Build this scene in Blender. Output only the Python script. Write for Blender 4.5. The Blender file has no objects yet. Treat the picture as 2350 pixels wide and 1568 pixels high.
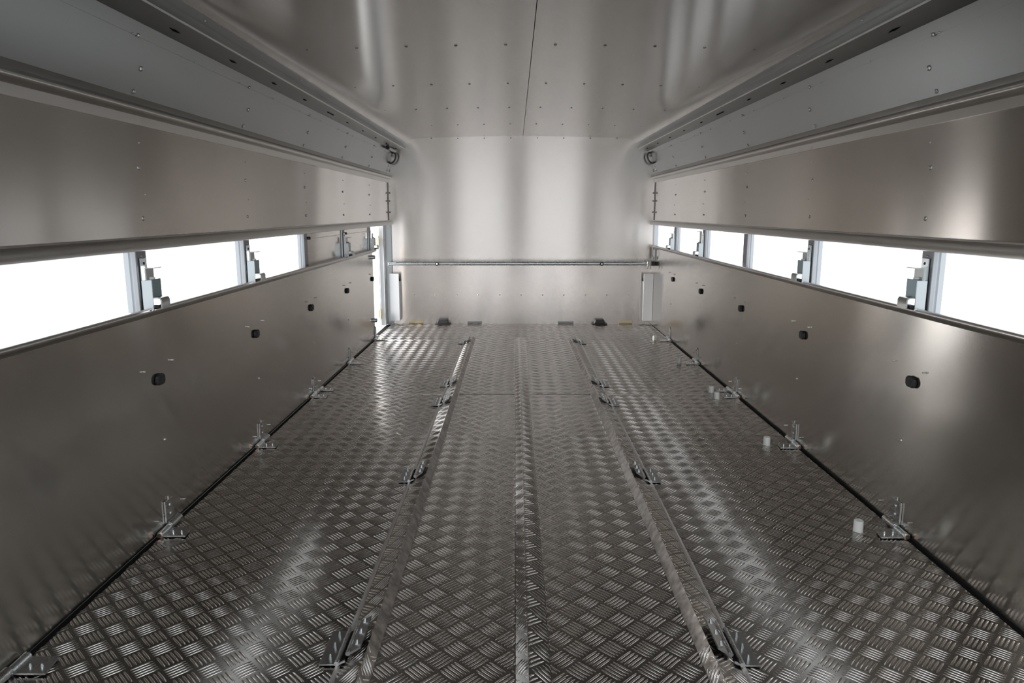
import bpy, math, random
import numpy as np
from mathutils import Vector
R = math.radians
random.seed(4)
sc = bpy.context.scene
col = sc.collection

# ------------------------------------------------------------------ camera
cam_d = bpy.data.cameras.new('camera'); cam = bpy.data.objects.new('camera', cam_d); col.objects.link(cam)
cam.location = (-0.0563, 0.0, 1.0237)
cam.rotation_euler = (R(90 - 10.271), 0, R(0.241))
cam_d.sensor_width = 36.0; cam_d.lens = 1643.6 / 2350 * 36.0
cam_d.clip_start = 0.02; cam_d.clip_end = 200
sc.camera = cam
# ------------------------------------------------------------------ world: white hall outside the body
w = bpy.data.worlds.new('world'); sc.world = w; w.use_nodes = True
nt = w.node_tree; bg = nt.nodes['Background']
bg.inputs['Color'].default_value = (0.91, 0.96, 1.0, 1)
tc = nt.nodes.new('ShaderNodeTexCoord'); sx = nt.nodes.new('ShaderNodeSeparateXYZ')
nt.links.new(tc.outputs['Generated'], sx.inputs[0])
mr = nt.nodes.new('ShaderNodeMapRange'); mr.interpolation_type = 'SMOOTHSTEP'    # the hall is brighter beside and ahead than behind
mr.inputs['From Min'].default_value = -0.55; mr.inputs['From Max'].default_value = -0.05
mr.inputs['To Min'].default_value = 0.85; mr.inputs['To Max'].default_value = 1.8
nt.links.new(sx.outputs['Y'], mr.inputs['Value']); m2 = nt.nodes.new('ShaderNodeMapRange'); m2.interpolation_type = 'SMOOTHSTEP'    # and dimmer high up
m2.inputs['From Min'].default_value = 0.35; m2.inputs['From Max'].default_value = 0.9
m2.inputs['To Min'].default_value = 1.0; m2.inputs['To Max'].default_value = 0.55
nt.links.new(sx.outputs['Z'], m2.inputs['Value'])
mu = nt.nodes.new('ShaderNodeMath'); mu.operation = 'MULTIPLY'
nt.links.new(mr.outputs[0], mu.inputs[0]); nt.links.new(m2.outputs[0], mu.inputs[1]); nt.links.new(mu.outputs[0], bg.inputs['Strength'])
# ------------------------------------------------------------------ lamp of the hall behind the open rear
ld = bpy.data.lights.new('hall_lamp', 'AREA'); ld.shape = 'RECTANGLE'; ld.size = 3.0; ld.size_y = 1.0; ld.energy = 90
ld.color = (0.93, 0.96, 1.0)
lo = bpy.data.objects.new('hall_lamp', ld); col.objects.link(lo)
lo.location = (0, -3.2, 4.6); lo.rotation_euler = (R(48), 0, 0)
# light falling in through the open side door at the far left
ld2 = bpy.data.lights.new('door_daylight', 'AREA'); ld2.shape = 'RECTANGLE'; ld2.size = 1.0; ld2.size_y = 1.0; ld2.energy = 420
ld2.color = (1.0, 0.97, 0.94)
lo2 = bpy.data.objects.new('door_daylight', ld2); col.objects.link(lo2)
lo2.location = (-3.4, 5.75, 1.25)
lo2.rotation_euler = (Vector((0.0, 6.25, 0.25)) - Vector(lo2.location)).to_track_quat('-Z', 'Y').to_euler()
# ------------------------------------------------------------------ exposure
vs = sc.view_settings
vs.view_transform = 'Standard'; vs.look = 'None'; vs.gamma = 1.0; vs.use_curve_mapping = False
vs.exposure = 0.25
sc.cycles.max_bounces = 14; sc.cycles.glossy_bounces = 14; sc.cycles.diffuse_bounces = 4
sc.cycles.sample_clamp_indirect = 8.0
sc.cycles.use_denoising = True
sc.cycles.blur_glossy = 0.3

# ------------------------------------------------------------------ materials
def nodes(name):
    m = bpy.data.materials.new(name); m.use_nodes = True
    nt = m.node_tree; return m, nt, nt.nodes['Principled BSDF']
def metal(name, colr, rough, tangent=None, aniso=0.0, wav=None, grain=None, metallic=1.0):
    """wav = (scale xyz, bump distance); grain = (scale xyz, roughness variation)"""
    m, nt, b = nodes(name)
    b.inputs['Base Color'].default_value = (*colr, 1)
    b.inputs['Metallic'].default_value = metallic
    b.inputs['Roughness'].default_value = rough
    L = nt.links
    geo = nt.nodes.new('ShaderNodeNewGeometry')
    if tangent:
        c = nt.nodes.new('ShaderNodeCombineXYZ')
        for i in range(3): c.inputs[i].default_value = tangent[i]
        b.inputs['Anisotropic'].default_value = aniso
        L.new(c.outputs[0], b.inputs['Tangent'])
    def tex(scale, detail):
        mp = nt.nodes.new('ShaderNodeMapping'); mp.inputs['Scale'].default_value = scale
        L.new(geo.outputs['Position'], mp.inputs['Vector'])
        n = nt.nodes.new('ShaderNodeTexNoise'); n.inputs['Scale'].default_value = 1.0
        n.inputs['Detail'].default_value = detail
        L.new(mp.outputs[0], n.inputs['Vector']); return n
    if grain:
        n = tex(grain[0], 3.0)
        mr = nt.nodes.new('ShaderNodeMapRange')
        mr.inputs['To Min'].default_value = rough - grain[1]; mr.inputs['To Max'].default_value = rough + grain[1]
        L.new(n.outputs['Fac'], mr.inputs['Value']); L.new(mr.outputs[0], b.inputs['Roughness'])
    if wav:
        n = tex(wav[0], 1.0)
        bp = nt.nodes.new('ShaderNodeBump'); bp.inputs['Strength'].default_value = 1.0
        bp.inputs['Distance'].default_value = wav[1]
        L.new(n.outputs['Fac'], bp.inputs['Height']); L.new(bp.outputs[0], b.inputs['Normal'])
    return m
def plain(name, colr, rough, spec=0.5):
    m, nt, b = nodes(name)
    b.inputs['Base Color'].default_value = (*colr, 1); b.inputs['Roughness'].default_value = rough
    b.inputs['Specular IOR Level'].default_value = spec
    n = nt.nodes.new('ShaderNodeTexNoise'); n.inputs['Scale'].default_value = 60.0
    mr = nt.nodes.new('ShaderNodeMapRange')
    mr.inputs['To Min'].default_value = max(0.02, rough - 0.06); mr.inputs['To Max'].default_value = min(1, rough + 0.06)
    nt.links.new(n.outputs['Fac'], mr.inputs['Value']); nt.links.new(mr.outputs[0], b.inputs['Roughness'])
    return m
ALU = (0.56, 0.522, 0.485)
M = {}
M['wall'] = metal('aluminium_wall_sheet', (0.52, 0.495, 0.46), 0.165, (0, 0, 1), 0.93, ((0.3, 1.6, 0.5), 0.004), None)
M['upper'] = metal('aluminium_upper_sheet', ALU, 0.19, (0, 0, 1), 0.98, ((0.3, 1.5, 0.7), 0.010), None)
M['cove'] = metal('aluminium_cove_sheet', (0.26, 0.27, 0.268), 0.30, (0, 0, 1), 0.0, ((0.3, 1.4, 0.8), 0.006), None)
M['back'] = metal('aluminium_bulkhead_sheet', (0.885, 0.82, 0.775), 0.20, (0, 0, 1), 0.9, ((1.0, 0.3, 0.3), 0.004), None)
M['ceil'] = metal('aluminium_roof_sheet', (0.54, 0.53, 0.515), 0.20, (0, 1, 0), 0.93, ((0.9, 0.25, 0.3), 0.002), None)
M['profile'] = metal('extruded_aluminium', (0.52, 0.505, 0.485), 0.30, None, 0, None, ((120, 3, 120), 0.05))
M['rail'] = metal('aluminium_roof_rail', (0.40, 0.41, 0.41), 0.30, None, 0, None, ((120, 3, 120), 0.05))
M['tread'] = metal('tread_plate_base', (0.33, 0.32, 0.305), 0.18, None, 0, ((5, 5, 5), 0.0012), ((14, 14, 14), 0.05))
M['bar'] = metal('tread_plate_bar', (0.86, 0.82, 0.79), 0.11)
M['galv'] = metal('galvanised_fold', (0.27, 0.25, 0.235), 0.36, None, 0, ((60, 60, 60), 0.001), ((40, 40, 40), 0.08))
def mottle(m, c0, c1, scale):
    nt_ = m.node_tree; b_ = nt_.nodes['Principled BSDF']
    n_ = nt_.nodes.new('ShaderNodeTexNoise'); n_.inputs['Scale'].default_value = scale; n_.inputs['Detail'].default_value = 6
    g_ = nt_.nodes.new('ShaderNodeNewGeometry'); nt_.links.new(g_.outputs['Position'], n_.inputs['Vector'])
    r_ = nt_.nodes.new('ShaderNodeValToRGB'); r_.color_ramp.elements[0].color = (*c0, 1); r_.color_ramp.elements[1].color = (*c1, 1)
    r_.color_ramp.elements[0].position = 0.35; r_.color_ramp.elements[1].position = 0.65
    nt_.links.new(n_.outputs['Fac'], r_.inputs[0]); nt_.links.new(r_.outputs[0], b_.inputs['Base Color'])
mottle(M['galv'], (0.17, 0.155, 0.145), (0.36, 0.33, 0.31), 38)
M['zinc'] = metal('zinc_plated_steel', (0.70, 0.745, 0.77), 0.28, None, 0, None, ((30, 30, 30), 0.06))
M['steel'] = metal('steel_hardware', (0.50, 0.50, 0.50), 0.28, None, 0, None, ((40, 40, 40), 0.06))
M['post'] = metal('window_post_profile', (0.74, 0.76, 0.79), 0.40, None, 0, None, ((30, 30, 30), 0.05))
M['post_shaded'] = metal('window_post_shaded_face', (0.22, 0.22, 0.235), 0.4, None, 0, None, ((30, 30, 30), 0.05))  # same metal as the post, shade of the unlit inner face painted in
M['zinc_shaded'] = metal('zinc_shaded_face', (0.22, 0.29, 0.31), 0.35, None, 0, None, ((30, 30, 30), 0.06))  # same zinc, shade of the interior-facing plate put into the colour
M['zinc_half_shaded'] = metal('zinc_half_shaded_face', (0.40, 0.41, 0.40), 0.3, None, 0, None, ((30, 30, 30), 0.06))  # same zinc, darkened as the less lit hook and tab
M['forged'] = metal('dark_forged_steel', (0.13, 0.13, 0.13), 0.42, None, 0, None, ((40, 40, 40), 0.06))
M['brass'] = metal('brass_hinge', (0.80, 0.68, 0.42), 0.3, None, 0, None, ((40, 40, 40), 0.05))
M['fold'] = metal('hammered_fold_edge', (0.50, 0.48, 0.46), 0.34, None, 0, ((45, 18, 45), 0.0015), ((40, 40, 40), 0.06))
M['dull'] = metal('dull_steel_leaf', (0.28, 0.275, 0.27), 0.3, None, 0, None, ((40, 40, 40), 0.06))
M['copper'] = metal('copper_pin_end', (0.46, 0.36, 0.29), 0.35, None, 0, None, ((40, 40, 40), 0.05))
M['black'] = plain('black_rubber', (0.008, 0.008, 0.009), 0.55)
M['gap'] = plain('black_seal', (0.003, 0.003, 0.003), 0.9, 0.1)
M['white'] = plain('white_nylon', (0.62, 0.63, 0.60), 0.4)
M['paint'] = plain('white_painted_door', (0.85, 0.86, 0.88), 0.35)
M['grey'] = metal('grey_guard_sheet', (0.60, 0.61, 0.63), 0.45, None, 0, None, ((30, 30, 30), 0.05), 0.6)

# ------------------------------------------------------------------ mesh helpers
class MB:
    def __init__(self): self.v = []; self.f = []; self.s = []
    def add(self, vs_, fs, smooth=False):
        o = len(self.v); self.v += [tuple(p) for p in vs_]
        for f in fs: self.f.append(tuple(i + o for i in f)); self.s.append(smooth)
        return self
    def box(self, a, b):
        x0, x1 = sorted((a[0], b[0])); y0, y1 = sorted((a[1], b[1])); z0, z1 = sorted((a[2], b[2]))
        return self.add([(x0,y0,z0),(x1,y0,z0),(x1,y1,z0),(x0,y1,z0),(x0,y0,z1),(x1,y0,z1),(x1,y1,z1),(x0,y1,z1)],
            [(3,2,1,0),(4,5,6,7),(0,1,5,4),(1,2,6,5),(2,3,7,6),(3,0,4,7)])
    def prism(self, poly, axis, a0, a1, smooth=False):
        """poly: 2-D outline; axis 0: (y,z), 1: (x,z), 2: (x,y)"""
        def P(p, a): return [(a, p[0], p[1]), (p[0], a, p[1]), (p[0], p[1], a)][axis]
        n = len(poly)
        vs_ = [P(p, a0) for p in poly] + [P(p, a1) for p in poly]
        o = len(self.v); self.v += vs_
        for i in range(n):
            j = (i + 1) % n; self.f.append((o+i, o+j, o+n+j, o+n+i)); self.s.append(smooth)
        self.f.append(tuple(o+i for i in range(n))[::-1]); self.s.append(False)
        self.f.append(tuple(o+n+i for i in range(n))); self.s.append(False)
        return self
    def tube(self, path, r, seg=12, closed=False):
        pts = [Vector(p) for p in path]; n = len(pts); rings = []
        up = None
        for i, p in enumerate(pts):
            if closed: t = (pts[(i+1) % n] - pts[i-1])
            else: t = (pts[min(i+1, n-1)] - pts[max(i-1, 0)])
            t.normalize()
            if up is None or abs(up.dot(t)) > 0.95: up = Vector((0,0,1)) if abs(t.z) < 0.9 else Vector((1,0,0))
            a = t.cross(up).normalized(); b_ = a.cross(t).normalized(); up = b_
            rr = r[i] if isinstance(r, (list, tuple)) else r
            rings.append([p + a*math.cos(2*math.pi*k/seg)*rr + b_*math.sin(2*math.pi*k/seg)*rr for k in range(seg)])
        o = len(self.v)
        for rg in rings: self.v += [tuple(q) for q in rg]
        for i in range(n if closed else n-1):
            j = (i+1) % n
            for k in range(seg):
                l = (k+1) % seg
                self.f.append((o+i*seg+k, o+i*seg+l, o+j*seg+l, o+j*seg+k)); self.s.append(True)
        if not closed:
            self.f.append(tuple(o+k for k in range(seg))[::-1]); self.s.append(False)
            self.f.append(tuple(o+(n-1)*seg+k for k in range(seg))); self.s.append(False)
        return self
    def dome(self, c, n, r, h, seg=10):
        c = Vector(c); n = Vector(n).normalized(); a = n.orthogonal().normalized(); b_ = n.cross(a)
        path = [(0.0, 1.0), (0.45, 0.92), (0.8, 0.62), (0.97, 0.25)]
        o = len(self.v)
        for hh, rr in path:
            for k in range(seg):
                q = c + n*h*hh + (a*math.cos(2*math.pi*k/seg) + b_*math.sin(2*math.pi*k/seg))*r*rr
                self.v.append(tuple(q))
        for i in range(len(path)-1):
            for k in range(seg):
                l = (k+1) % seg; self.f.append((o+i*seg+k, o+i*seg+l, o+(i+1)*seg+l, o+(i+1)*seg+k)); self.s.append(True)
        e = o + (len(path)-1)*seg
        self.f.append(tuple(e+k for k in range(seg))); self.s.append(True)
        return self
    def mirror(self, s):
        if s < 0:
            self.v = [(-x, y, z) for x, y, z in self.v]; self.f = [f[::-1] for f in self.f]
        return self
    def mesh(self, name, mat):
        me = bpy.data.meshes.new(name); me.from_pydata(self.v, [], self.f); me.materials.append(mat)
        me.polygons.foreach_set('use_smooth', self.s); me.update(); me.set_sharp_from_angle(angle=R(38)); return me
    def build(self, name, mat, parent=None, loc=(0,0,0), bevel=0.0):
        o = bpy.data.objects.new(name, self.mesh(name, mat)); col.objects.link(o)
        o.location = loc
        if parent: o.parent = parent
        if bevel:
            md = o.modifiers.new('bevel', 'BEVEL'); md.width = bevel; md.segments = 2; md.limit_method = 'ANGLE'
        return o
def empty(name, loc=(0,0,0)):
    o = bpy.data.objects.new(name, None); col.objects.link(o); o.location = loc; o.empty_display_size = 0.05; return o
def tag(o, label, cat, group=None):
    o['label'] = label; o['category'] = cat
    if group: o['group'] = group
    return o
def struct(o, label, cat):
    o['kind'] = 'structure'; o['label'] = label; o['category'] = cat; return o
def kids(o): return [c for c in bpy.data.objects if c.parent == o]
def copy_thing(root, loc, label):
    r = root.copy(); col.objects.link(r); r.location = loc; r['label'] = label
    for ch in kids(root):
        c = ch.copy(); col.objects.link(c); c.parent = r
        for g in kids(ch):
            d = g.copy(); col.objects.link(d); d.parent = c
    return r

# ------------------------------------------------------------------ dimensions
YR, YB = 0.70, 6.572          # rear opening, front bulkhead
W = 1.2                        # half width
SIDE = {-1: 'left', 1: 'right'}
BAYS = [2.169 + 0.875 * i for i in range(5)]      # near edge of the window posts

# ------------------------------------------------------------------ floor
fl = MB().box((-1.25, YR, -0.06), (1.25, YB + 0.03, -0.012)).build('floor', M['gap'])
struct(fl, 'aluminium tread plate floor of the truck body', 'floor')
HB, HW, HL = 0.0019, 0.0030, 0.0275       # bar height, half width, half length
def tread(name, O, eu, ev, urange, vrange, off, p, slash, vbars, thick=0.004, bars=True, mats=None, lim=None):
    """plate in the frame O + u*eu + v*ev with five-bar blocks; slash: '/' blocks stand at off"""
    O = np.array(O, float); eu = np.array(eu, float); ev = np.array(ev, float); n = np.cross(eu, ev)
    u0, u1 = urange; v0, v1 = vrange
    V = []; F = []; MI = []; SM = []
    cs = [(u0,v0),(u1,v0),(u1,v1),(u0,v1)]
    base = [O + a*eu + b*ev for a, b in cs] + [O + a*eu + b*ev - n*thick for a, b in cs]
    V.append(np.array(base)); quads = [np.array([(0,1,2,3),(7,6,5,4),(4,5,1,0),(5,6,2,1),(6,7,3,2),(7,4,0,3)])]
    MI.append(np.zeros(6, int)); SM.append(np.zeros(6, bool)); nv = 8
    if bars:
        px, py = p
        cen = []; dr = []
        i0, i1 = int((u0-off[0])/px)-2, int((u1-off[0])/px)+2
        j0, j1 = int((vbars[0]-off[1])/py)-2, int((vbars[1]-off[1])/py)+2
        s2 = math.sqrt(0.5)
        for i in range(i0, i1+1):
            for j in range(j0, j1+1):
                for half in (0, 0.5):
                    c = np.array((off[0]+(i+half)*px, off[1]+(j+half)*py))
                    sl = slash if half == 0 else not slash
                    d = np.array((s2, s2)) if sl else np.array((s2, -s2))
                    m = np.array((-d[1], d[0]))
                    for k in range(-2, 3):
                        q = c + m*k*0.0098*px/0.0763
                        if u0-0.012 < q[0] < u1+0.012 and vbars[0]-0.012 < q[1] < vbars[1]+0.012 and q[1] < v1:
                            cen.append(q); dr.append(d)
        cen = np.array(cen); dr = np.array(dr)
        for near in (True, False):
            sel = (cen[:,1] < 3.2) if near else (cen[:,1] >= 3.2)
            if not sel.any(): continue
            C, D = cen[sel], dr[sel]; Mm = np.stack([-D[:,1], D[:,0]], 1)
            if near: ts = np.array([-1,-.82,-.5,0,.5,.82,1]); ws = np.array([-1,-.72,0,.72,1])
            else: ts = np.array([-1,-.7,0,.7,1]); ws = np.array([-1,-.45,.45,1])
            wid = np.array([0.35 + 0.65*math.sqrt(max(0, 1-t**4)) for t in ts]) * HW
            nt_, nw = len(ts), len(ws); sc_ = p[0]/0.0763
            P = C[:,None,None,:] + D[:,None,None,:]*(ts*HL*sc_)[None,:,None,None] + Mm[:,None,None,:]*(wid[:,None]*ws[None,:])[None,:,:,None]
            hgt = HB*(1-np.abs(ts)**2.2)[:,None]*(1-np.abs(ws)**3)[None,:] + -0.0003
            uu = np.clip(P[...,0], u0, u1); vv = np.clip(P[...,1], max(v0, vbars[0]), min(v1, vbars[1]))
            cut = (np.abs(uu-P[...,0]) > 1e-6) | (np.abs(vv-P[...,1]) > 1e-6)
            X = O + uu[...,None]*eu + vv[...,None]*ev + np.where(cut, -0.0003, np.broadcast_to(hgt[None], uu.shape))[...,None]*n
            V.append(X.reshape(-1,3)); nb = len(C)
            q = []
            for a in range(nt_-1):
                for b in range(nw-1): q.append((a*nw+b, (a+1)*nw+b, (a+1)*nw+b+1, a*nw+b+1))
            q = np.array(q)
            if True: q = q[:, ::-1] if np.cross(np.append(D[0],0), np.append(Mm[0],0))[2] < 0 else q
            Q = (np.arange(nb)*nt_*nw)[:,None,None] + q[None] + nv
            quads.append(Q.reshape(-1,4)); nv += nb*nt_*nw
            MI.append(np.ones(nb*len(q), int)); SM.append(np.ones(nb*len(q), bool))
    V = np.concatenate(V); Q = np.concatenate(quads); MI = np.concatenate(MI); SM = np.concatenate(SM)
    me = bpy.data.meshes.new(name)
    me.vertices.add(len(V)); me.vertices.foreach_set('co', V.ravel())
    me.loops.add(Q.size); me.loops.foreach_set('vertex_index', Q.ravel())
    me.polygons.add(len(Q)); me.polygons.foreach_set('loop_start', np.arange(len(Q))*4)
    me.polygons.foreach_set('loop_total', np.full(len(Q), 4))
    for mt in (mats or (M['tread'], M['bar'])): me.materials.append(mt)
    me.polygons.foreach_set('material_index', MI); me.polygons.foreach_set('use_smooth', SM)
    me.update(calc_edges=True); me.validate()
    o = bpy.data.objects.new(name, me); col.objects.link(o); o.parent = fl
    return o
EX, EY = (1,0,0), (0,1,0)
Y1, Y2 = 3.964, 5.729
pS, pC = (0.0763, 0.0800), (0.0810, 0.0825)
rows = [(YR, Y1-0.002, 0.75), (Y1+0.002, Y2-0.002, Y1+0.002)]
for ri, (ya, yb, yv) in enumerate(rows):
    j = ri * 0.031
    tread('tread_plate', (0,0,0), EX, EY, (-1.188, -0.456), (ya, yb), (-1.05+j, 1.545+j), pS, True, (yv, yb))
    tread('tread_plate', (0,0,0), EX, EY, (-0.379, -0.055), (ya, yb), (-0.232-j*.7, 1.584+j), pC, True, (yv, yb))
    tread('tread_plate', (0,0,0), EX, EY, (0.026, 0.378), (ya, yb), (0.093+j*.8, 1.546+j*.6), pC, False, (yv, yb))
    tread('tread_plate', (0,0,0), EX, EY, (0.461, 1.188), (ya, yb), (0.862-j, 1.532+j), pS, False, (yv, yb))
tread('tread_plate', (0,0,0), EX, EY, (-1.195, 1.195), (Y2+0.002, YB-0.002), (0.02, 5.79), pS, True, (Y2+0.002, YB-0.002))
def ridge_face(a, b, ya, yb, off, p, slash, bars, mats=None, name='ridge_face', parent=None):
    A = np.array((a[0], 0, a[1])); B = np.array((b[0], 0, b[1])); L = np.linalg.norm(B-A)
    o = tread(name, A, (B-A)/L, EY, (0, L), (ya, yb), off, p, slash, (max(ya, 0.75), yb), bars=bars, mats=mats)
    return o
RH = 0.025
for ri, (ya, yb, yv) in enumerate([(YR, Y1, 0), (Y1-0.012, Y2+0.05, 0)]):
    h = RH + 0.0015*(ri == 0); hc = 0.0135 + 0.001*(ri == 0)
    # outer ridges: textured outer slope, plain steep inner fold
    ridge_face((-0.458, 0.0), (-0.399, h), ya, yb, (0.01, 1.54), pS, False, True)
    for y0_, y1_, tex_ in ([(ya, 1.53, True), (1.5302, yb, False)] if ri == 0 else [(ya, yb, True)]):
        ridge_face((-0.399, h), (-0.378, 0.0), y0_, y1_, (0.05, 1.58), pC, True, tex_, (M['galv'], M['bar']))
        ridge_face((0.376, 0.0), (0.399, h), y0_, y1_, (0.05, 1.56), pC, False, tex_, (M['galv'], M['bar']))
    ridge_face((0.399, h), (0.462, 0.0), ya, yb, (0.02, 1.55), pS, True, True)
    # middle ridge
    ridge_face((-0.054, 0.0), (-0.025, hc), ya, yb, (0.015, 1.55), (0.07, 0.0825), True, True)
    ridge_face((-0.025, hc), (0.026, 0.0), ya, yb, (0.045, 1.53), (0.09, 0.0825), False, True)
for s in (-1, 1):
    MB().box((s*1.1875, YR, -0.012), (s*1.1995, Y2+0.06, 0.0022)).build('edge_seal', M['gap'], fl)
    MB().box((s*0.06-0.0, Y1-0.0015, -0.004), (s*0.375, Y1+0.0015, 0.0012)).build('sheet_joint', M['gap'], fl)
    MB().box((s*0.47, Y1-0.0015, -0.004), (s*1.185, Y1+0.0015, 0.0012)).build('sheet_joint', M['bar'], fl)
for s in (-1, 1):
    xf = 0.459 if s < 0 else 0.463
    MB().prism([(s*(xf-0.004),0.001),(s*(xf+0.001),0.0045),(s*(xf+0.006),0.004),(s*(xf+0.009),-0.001)], 1, YR, Y2+0.05).build('folded_edge', M['fold'], fl)
for k in range(18):
    x = -1.12 + k*0.132
    MB().dome((x, Y2+0.012, 0), (0,0,1), 0.006, 0.003, 8).build('rivet', M['bar'], fl)

# ------------------------------------------------------------------ rivet copies on structure
rivet_me = {}
def rivet(parent, p, n, r=0.0055, h=0.0035, mat='profile'):
    k = (tuple(np.round(n, 3)), r, h, mat)
    if k not in rivet_me:
        rivet_me[k] = MB().dome((0,0,0), n, r, h).mesh('rivet', M[mat])
    o = bpy.data.objects.new('rivet', rivet_me[k]); col.objects.link(o); o.location = p; o.parent = parent
    return o

# ------------------------------------------------------------------ walls, coves, mouldings
trim_n = [0]
def trim(mb, mat, label, cat='trim', bevel=0):
    trim_n[0] += 1
    return struct(mb.build('trim_%d' % trim_n[0], M[mat], None, (0,0,0), bevel), label, cat)
def arc(cx, cz, r, a0, a1, n=7):
    return [(cx + r*math.cos(R(a0+(a1-a0)*i/(n-1))), cz + r*math.sin(R(a0+(a1-a0)*i/(n-1)))) for i in range(n)]
MULL_Y = [2.20 + 0.875*i for i in range(5)]
walls = {}
WALL_END = {-1: 5.775, 1: YB}
for s in (-1, 1):
    ye = WALL_END[s]
    wl = MB().box((s*W, YR, 0.004), (s*1.235, ye, 0.703)).build('wall_'+SIDE[s], M['wall'])
    struct(wl, 'lower aluminium sheet of the %s side wall under the window slot' % SIDE[s], 'wall'); walls[s] = wl
    MB().box((s*W, YR, 0.944), (s*1.235, 3.955, 1.284)).build('upper_panel', M['upper'], wl)
    MB().box((s*(W+0.0012), 3.957, 0.944), (s*1.235, YB, 1.284)).build('upper_panel', M['upper'], wl)
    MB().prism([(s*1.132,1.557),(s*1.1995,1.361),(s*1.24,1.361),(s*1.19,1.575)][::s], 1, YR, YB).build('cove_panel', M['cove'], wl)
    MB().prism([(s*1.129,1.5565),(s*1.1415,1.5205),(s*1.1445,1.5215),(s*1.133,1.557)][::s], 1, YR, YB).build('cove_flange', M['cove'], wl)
    nx = -s
    for y in MULL_Y:
        for z in (1.155, 1.003): rivet(wl, (s*W, y+0.03, z), (nx,0,0), 0.007, 0.004)
        rivet(wl, (s*W, y+0.045, 1.23), (nx,0,0), 0.003, 0.003)
        rivet(wl, (s*W, y+0.055, 1.075), (nx,0,0), 0.003, 0.003)
        if y < ye - 0.2: rivet(wl, (s*W, y+0.04, 0.292), (nx,0,0), 0.005, 0.005)
        rivet(wl, (s*1.171, y+0.04, 1.443), (nx*0.944,0,-0.33), 0.008, 0.006)
        rivet(wl, (s*1.140, y-0.02, 1.523), (nx*0.944,0,-0.33), 0.006, 0.005)
        rivet(wl, (s*1.1935, y+0.03, 1.376), (nx*0.944,0,-0.33), 0.007, 0.004)
        for dy in (-0.055, 0.127):
            if y + dy < ye - 0.01:
                MB().tube([(0,0,0),(nx*0.009,0,0)], 0.0025, 8).build('bolt_pin', M['steel'], wl, (s*W, y+dy, 0.539))
                if y < 5.5: MB().tube([(0,0,0),(nx*0.009,0,0)], 0.0025, 8).build('bolt_pin', M['steel'], wl, (s*W, y+dy, 0.05))
    for k in range(12):
        rivet(wl, (s*1.1405, 1.75 + k*0.4, 1.522), (nx*0.944,0,-0.33), 0.003, 0.003)
    # mouldings
    nose = [(s*x, z) for x, z in [(1.2,1.367),(1.189,1.347),(1.187,1.342)] + arc(1.1765,1.3245,0.0105,115,275,9) + [(1.190,1.3115),(1.1935,1.308),(1.1965,1.282),(1.235,1.280),(1.235,1.367)]]
    trim(MB().prism(nose[::s], 1, YR, YB, False), 'profile', 'rounded aluminium moulding along the top of the %s wall' % SIDE[s])
    hd = [(s*x, z) for x, z in [(1.2,0.948),(1.192,0.9475),(1.190,0.943),(1.180,0.9385),(1.1765,0.935),(1.171,0.918),(1.1705,0.9095),(1.174,0.9075),(1.236,0.9075),(1.236,0.948)]]
    trim(MB().prism(hd[::s], 1, YR, YB), 'profile', 'aluminium header profile above the %s window slot' % SIDE[s])
    sl = [(s*x, z) for x, z in [(1.2,0.700),(1.1745,0.7095)] + arc(1.1735,0.7235,0.0085,250,90,7) + [(1.183,0.7315),(1.186,0.726),(1.238,0.712),(1.238,0.698)]]
    trim(MB().prism(sl[::-s], 1, YR, ye), 'profile', 'aluminium sill profile below the %s window slot' % SIDE[s])
    rl = [(s*x, z) for x, z in [(1.027,1.629),(1.0585,1.6165),(1.0565,1.606),(1.0405,1.579),(1.0425,1.5735),(1.1335,1.556),(1.20,1.556),(1.20,1.72),(1.027,1.72)]]
    rail = trim(MB().prism(rl[::-s], 1, YR, YB), 'rail', 'dark aluminium roof rail along the %s side of the ceiling' % SIDE[s])
    ys = [2.30 + 0.455*k for k in range(10)] + [4.17, 4.21]
    for y in ys:      # louvre cuts in the underside of the rail
        MB().prism([(y-0.035,0),(y,0.006),(y+0.035,0),(y,-0.004)], 2, 0, 0.002).build('slot', M['gap'], rail)
        o = rail.children[-1] if rail.children else None
    for o in kids(rail):
        o.data.transform(__import__('mathutils').Matrix.Rotation(R(90), 4, 'Z'))
        c = [v.co.y for v in o.data.vertices]; 
        o.location = (s*1.088, 0, 1.5632); o.rotation_euler = (0, s*R(10.9), 0)
    for k in range(9):
        rivet(rail, (s*1.043, 1.9+0.52*k, 1.6215), (nx*0.3,0,-0.95), 0.004, 0.003)
    trim(MB().box((s*1.1955, YB-0.004, 0.95), (s*1.1995, YB-0.001, 1.282)), 'gap', 'thin dark seal in the %s corner of the bulkhead above the window slot' % SIDE[s])

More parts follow.
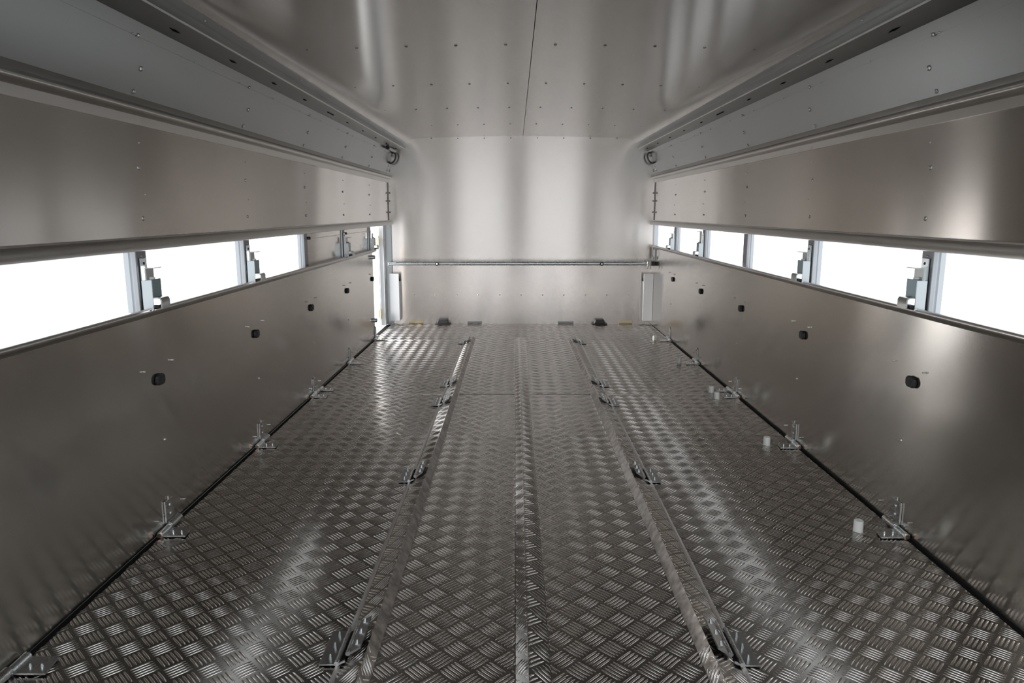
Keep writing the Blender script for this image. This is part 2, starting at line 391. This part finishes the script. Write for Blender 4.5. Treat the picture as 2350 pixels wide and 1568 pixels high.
# ------------------------------------------------------------------ ceiling and bulkhead
def ceil_half(s):
    lo_ = [(0.0135 + s*0.0015, 1.6865), (s*0.45, 1.680), (s*0.80, 1.6695)] + [(s*0.93, 1.664), (s*0.985, 1.654), (s*1.012, 1.642), (s*1.029, 1.628)]
    hi = [(s*1.029, 1.72), (0.0135 + s*0.0015, 1.72)]
    return lo_ + hi
YC = 1.72          # the roof sheets begin here; the unseen roof behind is left out to light the near floor
c1 = MB().prism(ceil_half(1), 1, YC, YB, True).build('ceiling', M['ceil'])
struct(c1, 'smooth aluminium roof sheets with a dark middle joint', 'ceiling')
MB().prism(ceil_half(-1)[::-1], 1, YC, YB, True).build('roof_sheet', M['ceil'], c1)
MB().box((0.012, YC, 1.689), (0.015, YB, 1.715)).build('middle_joint', M['gap'], c1)
for j, y in enumerate([2.17, 3.045, 3.925, 4.80, 5.68]):
    for k in range(-5, 5):
        x = 0.1 + 0.2*k + 0.005
        z = 1.6865 - abs(x)*0.0145 - max(0, abs(x)-0.45)*0.0135
        rivet(c1, (x, y + 0.03*abs(x)/0.5*0, z), (0,0,-1), 0.007, 0.004, 'galv')
top = [(s_x, z) for s_x, z in [(1.029,1.628),(1.012,1.642),(0.985,1.654),(0.93,1.664),(0.80,1.6695),(0.45,1.680),(0.0135,1.6865)]]
outline = [(-1.235,-0.01),(1.235,-0.01),(1.235,1.72),(-1.235,1.72)]
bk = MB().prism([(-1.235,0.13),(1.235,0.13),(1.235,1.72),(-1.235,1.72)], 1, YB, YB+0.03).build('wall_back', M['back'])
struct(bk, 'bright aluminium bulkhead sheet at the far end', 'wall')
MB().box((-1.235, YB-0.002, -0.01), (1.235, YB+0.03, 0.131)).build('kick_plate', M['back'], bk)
for k in range(11): rivet(bk, (-0.985 + 0.197*k, YB, 0.269), (0,-1,0), 0.007, 0.004)
for k in range(8): rivet(bk, (-0.80 + 0.235*k, YB-0.003, 1.668 - abs(-0.80+0.235*k)*0.006), (0,-1,0), 0.006, 0.004)
for s in (-1, 1):
    for z in (1.12, 1.19, 1.02): rivet(bk, (s*1.186, YB-0.002, z), (0,-1,0), 0.008, 0.006, 'rail')

# ------------------------------------------------------------------ rear portal, and an added dark block behind the camera
for s in (-1, 1):
    trim(MB().box((s*1.06, YR-0.10, 0.0), (s*1.30, YR-0.001, 1.72)), 'rail', 'rear portal post on the %s side' % SIDE[s])

trim(MB().box((-0.17, -1.9, -1.0), (0.17, -1.6, 3.0)), 'black', 'added dark block standing in for the person behind the camera')  # unseen, placed to mirror as the dark middle band on the bulkhead

# ------------------------------------------------------------------ window posts
def post_proto(s):
    r = empty('window_post', (0,0,0))
    o = MB().prism([(s*1.2005,0.0),(s*1.2005,0.058),(s*1.2035,0.058),(s*1.2035,0.0)][::-s], 2, 0.712, 0.9065).build('inner_plate', M['post_shaded'], r)
    b = [(1.2035,0.001),(1.2035,0.024),(1.238,0.024),(1.238,-0.004),(1.2225,-0.004),(1.2215,0.002),(1.214,0.002),(1.2130,-0.003)]
    MB().prism([(s*x, y) for x, y in b][::-s], 2, 0.708, 0.9065).build('outer_channel', M['post'], r)
    for z in (0.89, 0.80, 0.745): MB().dome((s*1.2005, 0.03, z), (-s,0,0), 0.004, 0.003).build('rivet', M['profile'], r)
    return r
def latch_proto(s, tall=False):
    def B(a, b): return MB().box((s*(W-a[0]), a[1], a[2]), (s*(W-b[0]), b[1], b[2]))
    def PR(pts, y0, y1): return MB().prism([(s*(W-d), z) for d, z in pts][::s], 1, y0, y1)
    r = empty('window_latch', (0,0,0))
    B((0.0005,0.012,0.716),(0.0045,0.050,0.884)).build('strap', M['zinc'], r, bevel=0.001)
    MB().dome((s*(W-0.0045), 0.032, 0.868), (-s,0,0), 0.005, 0.002).build('screw', M['black'], r)
    B((0.004,0.006,0.724),(0.036,0.0095,0.818)).build('side_plate', M['zinc'], r, bevel=0.001)
    B((0.033,0.0095,0.762),(0.0365,0.064,0.820)).build('catch_plate', M['zinc_shaded'], r, bevel=0.0012)
    zt = 0.893 if tall else 0.853
    PR([(0.0165,0.815),(0.0165,zt),(0.0175,zt+0.0035),(0.046,zt+0.0035),(0.046,zt+0.001),(0.0205,zt),(0.0205,0.815)], 0.0085, 0.055).build('thumb_tab', M['zinc_half_shaded'], r)
    hk = [(0.036,0.7655),(0.050,0.7655),(0.0565,0.7635),(0.0605,0.757),(0.061,0.732),(0.057,0.732),(0.0565,0.755),(0.054,0.760),(0.049,0.7615),(0.036,0.7615)]
    PR(hk, 0.010, 0.062).build('hook', M['zinc_half_shaded'], r)
    MB().tube([(s*(W-0.02),0.03,0.822),(s*(W-0.034),0.03,0.822)], 0.005, 10).build('bolt', M['white'], r)
    PR([(0.006,0.7315),(0.034,0.7315),(0.034,0.742),(0.050,0.742),(0.048,0.7335),(0.040,0.7315)][::1], 0.012, 0.058).build('rubber_foot', M['black'], r)
    return r
ORD = ['nearest', 'second', 'third', 'fourth', 'fifth']
for s in (-1, 1):
    pp = post_proto(s); first = True
    for i, y in enumerate(BAYS):
        lab = 'grey vertical window post, %s from the camera in the %s window slot' % (ORD[i], SIDE[s])
        if first: p_ = pp; pp.location = (0, y, 0); pp['label'] = lab; first = False
        else: p_ = copy_thing(pp, (0, y, 0), lab)
        p_['category'] = 'post'; p_['group'] = 'window posts of the %s wall' % SIDE[s]
    lp = latch_proto(s); first = True
    for i in (0, 1, 3, 4):
        lab = 'zinc latch on the %s window post of the %s wall' % (ORD[i], SIDE[s])
        if s == -1 and i >= 3: lab = 'zinc latch over the %s closed shutter of the left wall' % ('nearer' if i == 3 else 'farther')
        if first: l_ = lp; lp.location = (0, BAYS[i], 0); lp['label'] = lab; first = False
        elif s == 1 and i == 3:
            l_ = latch_proto(s, True); l_.location = (0, BAYS[i], 0); l_['label'] = 'zinc latch with raised thumb tab on the fourth window post of the right wall'
        else: l_ = copy_thing(lp, (0, BAYS[i], 0), lab)
        l_['category'] = 'latch'; l_['group'] = 'latches of the %s wall' % SIDE[s]
# end post on the right at the bulkhead
trim(MB().box((1.2, YB-0.035, 0.712), (1.238, YB-0.001, 0.9065)), 'post', 'window post in the right corner of the bulkhead')
# closed shutters on the left
for i, y0 in enumerate((BAYS[2]+0.06, BAYS[3]+0.06)):
    r = empty('window_shutter', (-1.2, y0, 0.71))
    y1 = 0.805
    MB().box((-0.028, 0, 0.013), (-0.008, y1, 0.196)).build('panel', M['upper'], r)
    MB().box((-0.030, 0, 0.163), (-0.004, y1, 0.1655)).build('fold', M['profile'], r)
    MB().box((-0.022, 0, 0.005), (-0.006, y1, 0.0128)).build('bottom_seal', M['gap'], r)
    MB().tube([(-0.006,0.02,0.170),(0.010,0.02,0.170)], 0.008, 12).build('stop_knob', M['black'], r)
    tag(r, 'closed aluminium window shutter on the left wall, %s' % ('nearer of the pair' if i == 0 else 'next to the door gap'), 'shutter', 'closed shutters of the left wall')

# ------------------------------------------------------------------ black plugs on the lower walls
def plug_proto(s):
    r = empty('wall_plug')
    o = MB().prism([(a, b) for a, b in [(-0.025,-0.010),(-0.014,-0.018),(0.014,-0.018),(0.025,-0.010),(0.025,0.010),(0.014,0.018),(-0.014,0.018),(-0.025,0.010)]], 0, 0, -s*0.012).build('body', M['black'], r, bevel=0.004)
    MB().box((-s*0.0118, -0.010, -0.008), (-s*0.0135, 0.010, 0.008)).build('face', M['black'], r, bevel=0.001)
    MB().box((-s*0.002, -0.0265, -0.006), (-s*0.010, -0.0245, 0.006)).build('rib', M['black'], r, bevel=0.0006)
    return r
for s in (-1, 1):
    pp = plug_proto(s); first = True
    for i in range(5):
        y = (2.235 if s < 0 else 2.208) + 0.872*i
        lab = 'black plastic plug on the %s wall, %s' % (SIDE[s], ['nearest the camera','second from the camera','third from the camera','fourth from the camera','farthest, ' + ('at the edge of the door gap' if s < 0 else 'beside the grey corner guard')][i])
        if first: p_ = pp; pp.location = (s*W, y, 0.495); pp['label'] = lab; first = False
        else: p_ = copy_thing(pp, (s*W, y, 0.495), lab)
        p_['category'] = 'plug'; p_['group'] = 'black plugs on the %s wall' % SIDE[s]

# ------------------------------------------------------------------ floor edge hinges
def hinge_proto(s, double=False, flip=False):
    r = empty('hinge_assembly')
    def B(a, b): return MB().box((-s*a[0], a[1], a[2]), (-s*b[0], b[1], b[2]))
    wlf = B((0.0005,0.0,0.016),(0.0065,0.056,0.094)).build('wall_leaf', M['steel'], r, (0, -0.137, 0) if flip else (0, 0, 0), bevel=0.001)
    for z in (0.045, 0.074): MB().dome((-s*0.0065, 0.03, z), (-s,0,0), 0.006, 0.004).build('screw', M['profile'], wlf)
    MB().tube([(-s*0.003,0.028,0.094),(-s*0.003,0.028,0.104)], 0.003, 8).build('top_pin', M['profile'], wlf)
    MB().tube([(-s*0.013,0.0,0.013),(-s*0.013,0.072,0.013)], 0.0125, 14).build('knuckle', M['steel'], r, (0, -0.137, 0) if flip else (0, 0, 0))
    def floor_leaf(y):
        k = MB().tube([(-s*0.014,y,0.010),(-s*0.014,y+0.062,0.010)], 0.0105, 14).build('knuckle', M['zinc'], r)
        MB().tube([(-s*0.014,y-0.006,0.010),(-s*0.014,y+0.001,0.010)], 0.0075, 12).build('pin_end', M['copper'], k)
        lf = MB().prism([(-s*0.014, y),(-s*0.094, y),(-s*0.086, y+0.062),(-s*0.014, y+0.062)][::s], 2, 0.004, 0.0085).build('floor_leaf', M['steel'], r)
        for x in (0.045, 0.072): MB().tube([(-s*x, y+0.025, 0.0085),(-s*x, y+0.025, 0.016)], [0.0035,0.002], 8).build('stud', M['zinc'], lf)
    floor_leaf(-0.064)
    if double: floor_leaf(0.085)
    return r
HY = {-1: [1.502, 2.193, 3.068, 3.93, 4.818, 5.74], 1: [2.193, 3.068, 3.93, 4.818, 5.70]}
for s in (-1, 1):
    hp_, hd_ = hinge_proto(s), hinge_proto(s, True); hf_ = hinge_proto(s, False, True) if s < 0 else None; first = True
    for i, y in enumerate(HY[s]):
        dbl = abs(y - 3.93) < 0.01
        n = i if s == 1 else i
        names = ['nearest, in the corner of the picture','second','third','fourth, at the cross joint','fifth','last, at the edge of the door gap'] if s < 0 else ['nearest','second','third, at the cross joint','fourth','last']
        lab = 'steel hinge along the %s floor edge, %s' % (SIDE[s], names[i])
        loc = (s*W, y, 0.0)
        if dbl: h_ = hd_; hd_.location = loc; h_['label'] = lab
        elif s < 0 and i == 0: h_ = hf_; hf_.location = loc; h_['label'] = lab
        elif first: h_ = hp_; hp_.location = loc; h_['label'] = lab; first = False
        else: h_ = copy_thing(hp_, loc, lab)
        h_['category'] = 'hinge'; h_['group'] = 'floor edge hinges of the %s wall' % SIDE[s]

# ------------------------------------------------------------------ hinges along the ridges
def ridge_hinge_proto(s):
    r = empty('studded_ridge_fitting')
    lf = MB().box((s*0.0, 0, 0.003), (s*0.042, 0.135, 0.0065)).build('flat_leaf', M['dull'], r, bevel=0.001)
    for k in range(3): MB().tube([(s*0.020,0.022+0.045*k,0.0065),(s*0.020,0.022+0.045*k,0.019)], [0.0045,0.002], 8).build('stud', M['zinc'], lf)
    MB().tube([(0,-0.004,0.010),(0,0.139,0.010)], 0.006, 12).build('barrel', M['steel'], r)
    MB().tube([(-s*0.020,0.02,0.020),(-s*0.020,0.150,0.020)], 0.0055, 12).build('barrel', M['steel'], r)
    MB().prism([(s*0.002,0.008),(-s*0.018,0.018),(-s*0.020,0.014),(s*0.002,0.004)][::s], 1, -0.002, 0.002).build('link', M['steel'], r)
    sf = MB().prism([(-s*0.020,0.021),(-s*0.050,0.038),(-s*0.051,0.034),(-s*0.022,0.016)][::s], 1, 0.02, 0.150).build('sloped_leaf', M['dull'], r)
    for k in range(3): MB().tube([(-s*0.037,0.042+0.045*k,0.030),(-s*0.039,0.042+0.045*k,0.043)], [0.0045,0.002], 8).build('stud', M['zinc'], sf)
    MB().box((-s*0.006, 0.01, 0.006), (-s*0.015, 0.13, 0.009)).build('shadow_gap', M['gap'], r)
    return r
RY = [1.475, 2.60, 3.70, 4.125, 5.52]
for s in (-1, 1):
    rp = ridge_hinge_proto(s); first = True
    for i, y in enumerate(RY):
        lab = 'studded steel hinge beside the %s floor ridge, %s' % (SIDE[s], ['nearest the camera','second from the camera','just before the cross joint','just behind the cross joint','at the far end'][i])
        if first: h_ = rp; rp.location = (s*0.462, y, 0); h_['label'] = lab; first = False
        else: h_ = copy_thing(rp, (s*0.462, y, 0), lab)
        h_['category'] = 'hinge'; h_['group'] = 'hinges of the %s floor ridge' % SIDE[s]

# ------------------------------------------------------------------ white pegs on the right floor
PEG = [(1.061,2.19,'nearest of the white pegs'),(1.067,3.068,'second from the camera'),(1.067,3.871,'nearer one of the close pair'),(1.073,4.008,'farther one of the close pair'),(1.069,4.814,'alone beyond the close pair'),(1.073,5.712,'last one, near the bulkhead')]
pg = None
for x, y, t_ in PEG:
    lab = 'white plastic peg on the right side of the floor, ' + t_
    if pg is None:
        pg = MB().tube([(0,0,0.0005),(0,0,0.034),(0,0,0.0375)], [0.0155,0.0150,0.0135], 20).build('floor_peg', M['white'], None, (x,y,0)); o = pg
    else:
        o = pg.copy(); col.objects.link(o); o.location = (x,y,0)
    tag(o, lab, 'peg', 'white pegs on the floor')

# ------------------------------------------------------------------ cross bar in front of the bulkhead
YX = 6.47
br = empty('barrier_bar', (0, YX, 0.565))
MB().tube([(-1.19,0,0),(1.165,0,0)], 0.017, 20).build('tube', M['zinc'], br)
for x in (-0.758, 0.722):
    k = MB().tube([(x,-0.0165,-0.002),(x,-0.025,-0.002)], 0.017, 20).build('grommet', M['black'], br)
    MB().tube([(x,-0.0245,-0.002),(x,-0.0285,-0.002)], 0.008, 14).build('bolt', M['white'], k)
lb = MB().box((-1.197,-0.05,0.008), (-1.12,0.02,0.013)).build('end_bracket', M['zinc'], br)
MB().tube([(-1.19,-0.03,0.012),(-1.19,-0.045,-0.012),(-1.175,-0.045,-0.026),(-1.165,-0.03,-0.012)], 0.004, 8).build('hook', M['steel'], lb)
MB().box((1.13,-0.022,-0.022), (1.165,0.022,0.022)).build('clamp', M['rail'], br, bevel=0.003)
for x in (1.137, 1.16): MB().tube([(x,-0.03,0.028),(x,-0.03,-0.03),(x,0.0,-0.045)], 0.004, 8).build('prong', M['steel'], br)
MB().box((1.166,-0.025,-0.018), (1.197,0.02,0.018)).build('end_block', M['black'], br, bevel=0.002)
tag(br, 'round zinc barrier bar across the bulkhead', 'bar')
bp_ = empty('bolt_plate', (1.199, 6.45, 0.66))
MB().box((-0.012,-0.012,-0.062), (0,0.016,0.062)).build('plate', M['rail'], bp_, bevel=0.001)
for z in (-0.04, 0.04): MB().tube([(-0.012,-0.001,z),(-0.024,-0.001,z)], 0.011, 12).build('bolt', M['steel'], bp_)
MB().tube([(-0.020,-0.012,0.05),(-0.030,-0.02,0.0),(-0.018,-0.012,-0.06)], 0.0025, 8).build('wire_clip', M['steel'], bp_)
tag(bp_, 'bolted steel plate above the right end of the barrier bar', 'plate')

# ------------------------------------------------------------------ corner guards
for s in (-1, 1):
    g = empty('corner_guard', (s*1.155, 6.515, 0.04))
    MB().box((-0.044, -0.020, 0.0), (0.0435, -0.013, 0.432)).build('face_plate', M['grey'], g, bevel=0.001)
    MB().box((-s*0.044 - 0.004, -0.012, 0.004), (-s*0.044 + 0.004, 0.05, 0.36)).build('side_strip', M['rail'], g)
    MB().box((-0.030, -0.013, 0.05), (0.030, 0.054, 0.38)).build('standoff', M['gap'], g)
    tag(g, 'pale grey upright guard plate in the %s corner of the bulkhead' % SIDE[s], 'guard')

# ------------------------------------------------------------------ buffers and hinges at the foot of the bulkhead
for x, side in ((-0.722, 'left'), (0.7225, 'right')):
    b = empty('rubber_buffer', (x, 6.54, 0.0025))
    MB().prism([(-0.052,0.008),(0.052,0.008),(0.040,0.046),(-0.040,0.046)], 1, -0.04, 0.0285).build('block', M['black'], b, bevel=0.004)
    MB().box((-0.070,-0.045,0.0), (0.070,0.0285,0.008)).build('flange', M['black'], b, bevel=0.002)
    tag(b, 'black rubber buffer at the foot of the bulkhead, %s one' % side, 'buffer')
for x0, x1, m_, t_ in ((-1.043,-0.905,'brass','brass coloured floor hinge left of the left rubber buffer'), (0.907,1.028,'brass','brass coloured floor hinge right of the right rubber buffer'),
                      (-0.497,-0.363,'rail','dull steel floor hinge right of the left rubber buffer'), (0.341,0.486,'rail','dull steel floor hinge left of the right rubber buffer')):
    h_ = empty('bulkhead_hinge', (x0, 6.55, 0.003))
    L_ = x1-x0
    MB().box((0,0.012,0.0), (L_,0.0185,0.022)).build('leaf', M[m_], h_)
    for k in range(5): MB().tube([(L_*k/5+0.001,0.006,0.006),(L_*(k+1)/5-0.001,0.006,0.006)], 0.0055, 10).build('knuckle', M[m_], h_)
    tag(h_, t_, 'hinge', 'hinges at the foot of the bulkhead')

# ------------------------------------------------------------------ lashing rings and lamp in the upper corners
for s in (-1, 1):
    g = empty('lashing_ring', (s*1.148, 6.50, 1.495))
    MB().tube([(s*0.012 + 0.030*math.cos(a) - s*0.02 - s*0.014*math.sin(a), -0.004-0.004*math.sin(a), 0.044*math.sin(a)-0.005) for a in [2*math.pi*i/24 for i in range(24)]], 0.008, 10, True).build('ring', M['forged'], g)
    MB().prism([(s*0.000,0.055),(s*0.016,0.055),(s*0.046,-0.075),(s*0.030,-0.080)][::-s], 1, 0.006, 0.012).build('strap_plate', M['forged'], g)
    MB().tube([(s*0.040,0.01,-0.07),(s*0.042,0.02,-0.115)], 0.006, 10).build('shank', M['steel'], g)
    MB().tube([(s*0.010,0.012,0.02),(s*0.010,0.07,0.02)], 0.014, 12).build('boss', M['forged'], g)
    tag(g, 'oval steel lashing ring in the upper %s corner by the bulkhead' % SIDE[s], 'ring')
lm = empty('marker_lamp', (-1.108, 6.10, 1.545))
MB().tube([(0,0.02,0),(0,0.36,0)], 0.012, 14).build('tube', M['white'], lm)
MB().tube([(0,-0.02,0),(0,0.022,0)], 0.014, 14).build('end_cap', M['black'], lm)
MB().box((-0.008,0.05,0.010), (0.008,0.07,0.017)).build('clip', M['steel'], lm)
tag(lm, 'small tube lamp with black end cap under the left roof rail', 'lamp')

# ------------------------------------------------------------------ side door at the far left
trim(MB().box((-1.2375, YB-0.03, 0.0), (-1.180, YB-0.0025, 0.907)), 'rail', 'dark upright door post in the left corner of the bulkhead')
trim(MB().box((-1.275, YB-0.10, 0.0), (-1.2378, YB-0.03, 0.907)), 'paint', 'white outer door post in the left corner')
dr_ = MB().box((-2.05, YB-0.12, -0.02), (-1.28, YB-0.085, 0.92)).build('door_1', M['paint'])
struct(dr_, 'white side door standing open beyond the left wall', 'door')
for z in (0.11, 0.76):
    hb = MB().box((-1.295, YB-0.126, z-0.035), (-1.275, YB-0.121, z+0.035)).build('hinge', M['brass'], dr_)
    MB().tube([(-1.275,YB-0.13,z-0.05),(-1.275,YB-0.13,z+0.05)], 0.006, 10).build('hinge_pin', M['brass'], hb)
for z, t_ in ((0.666, 'upper bluish steel door bolt at the end of the left wall'), (0.158, 'lower bluish steel door bolt at the end of the left wall')):
    b = empty('door_bolt', (-1.2, 5.735, z))
    MB().tube([(0,0,0),(0.022,0,0),(0.028,0,0)], [0.017,0.017,0.012], 14).build('head', M['zinc'], b)
    MB().box((0.004,0.010,-0.010), (0.018,0.05,0.010)).build('tongue', M['rail'], b, bevel=0.002)
    tag(b, t_, 'bolt', 'door bolts of the left wall')
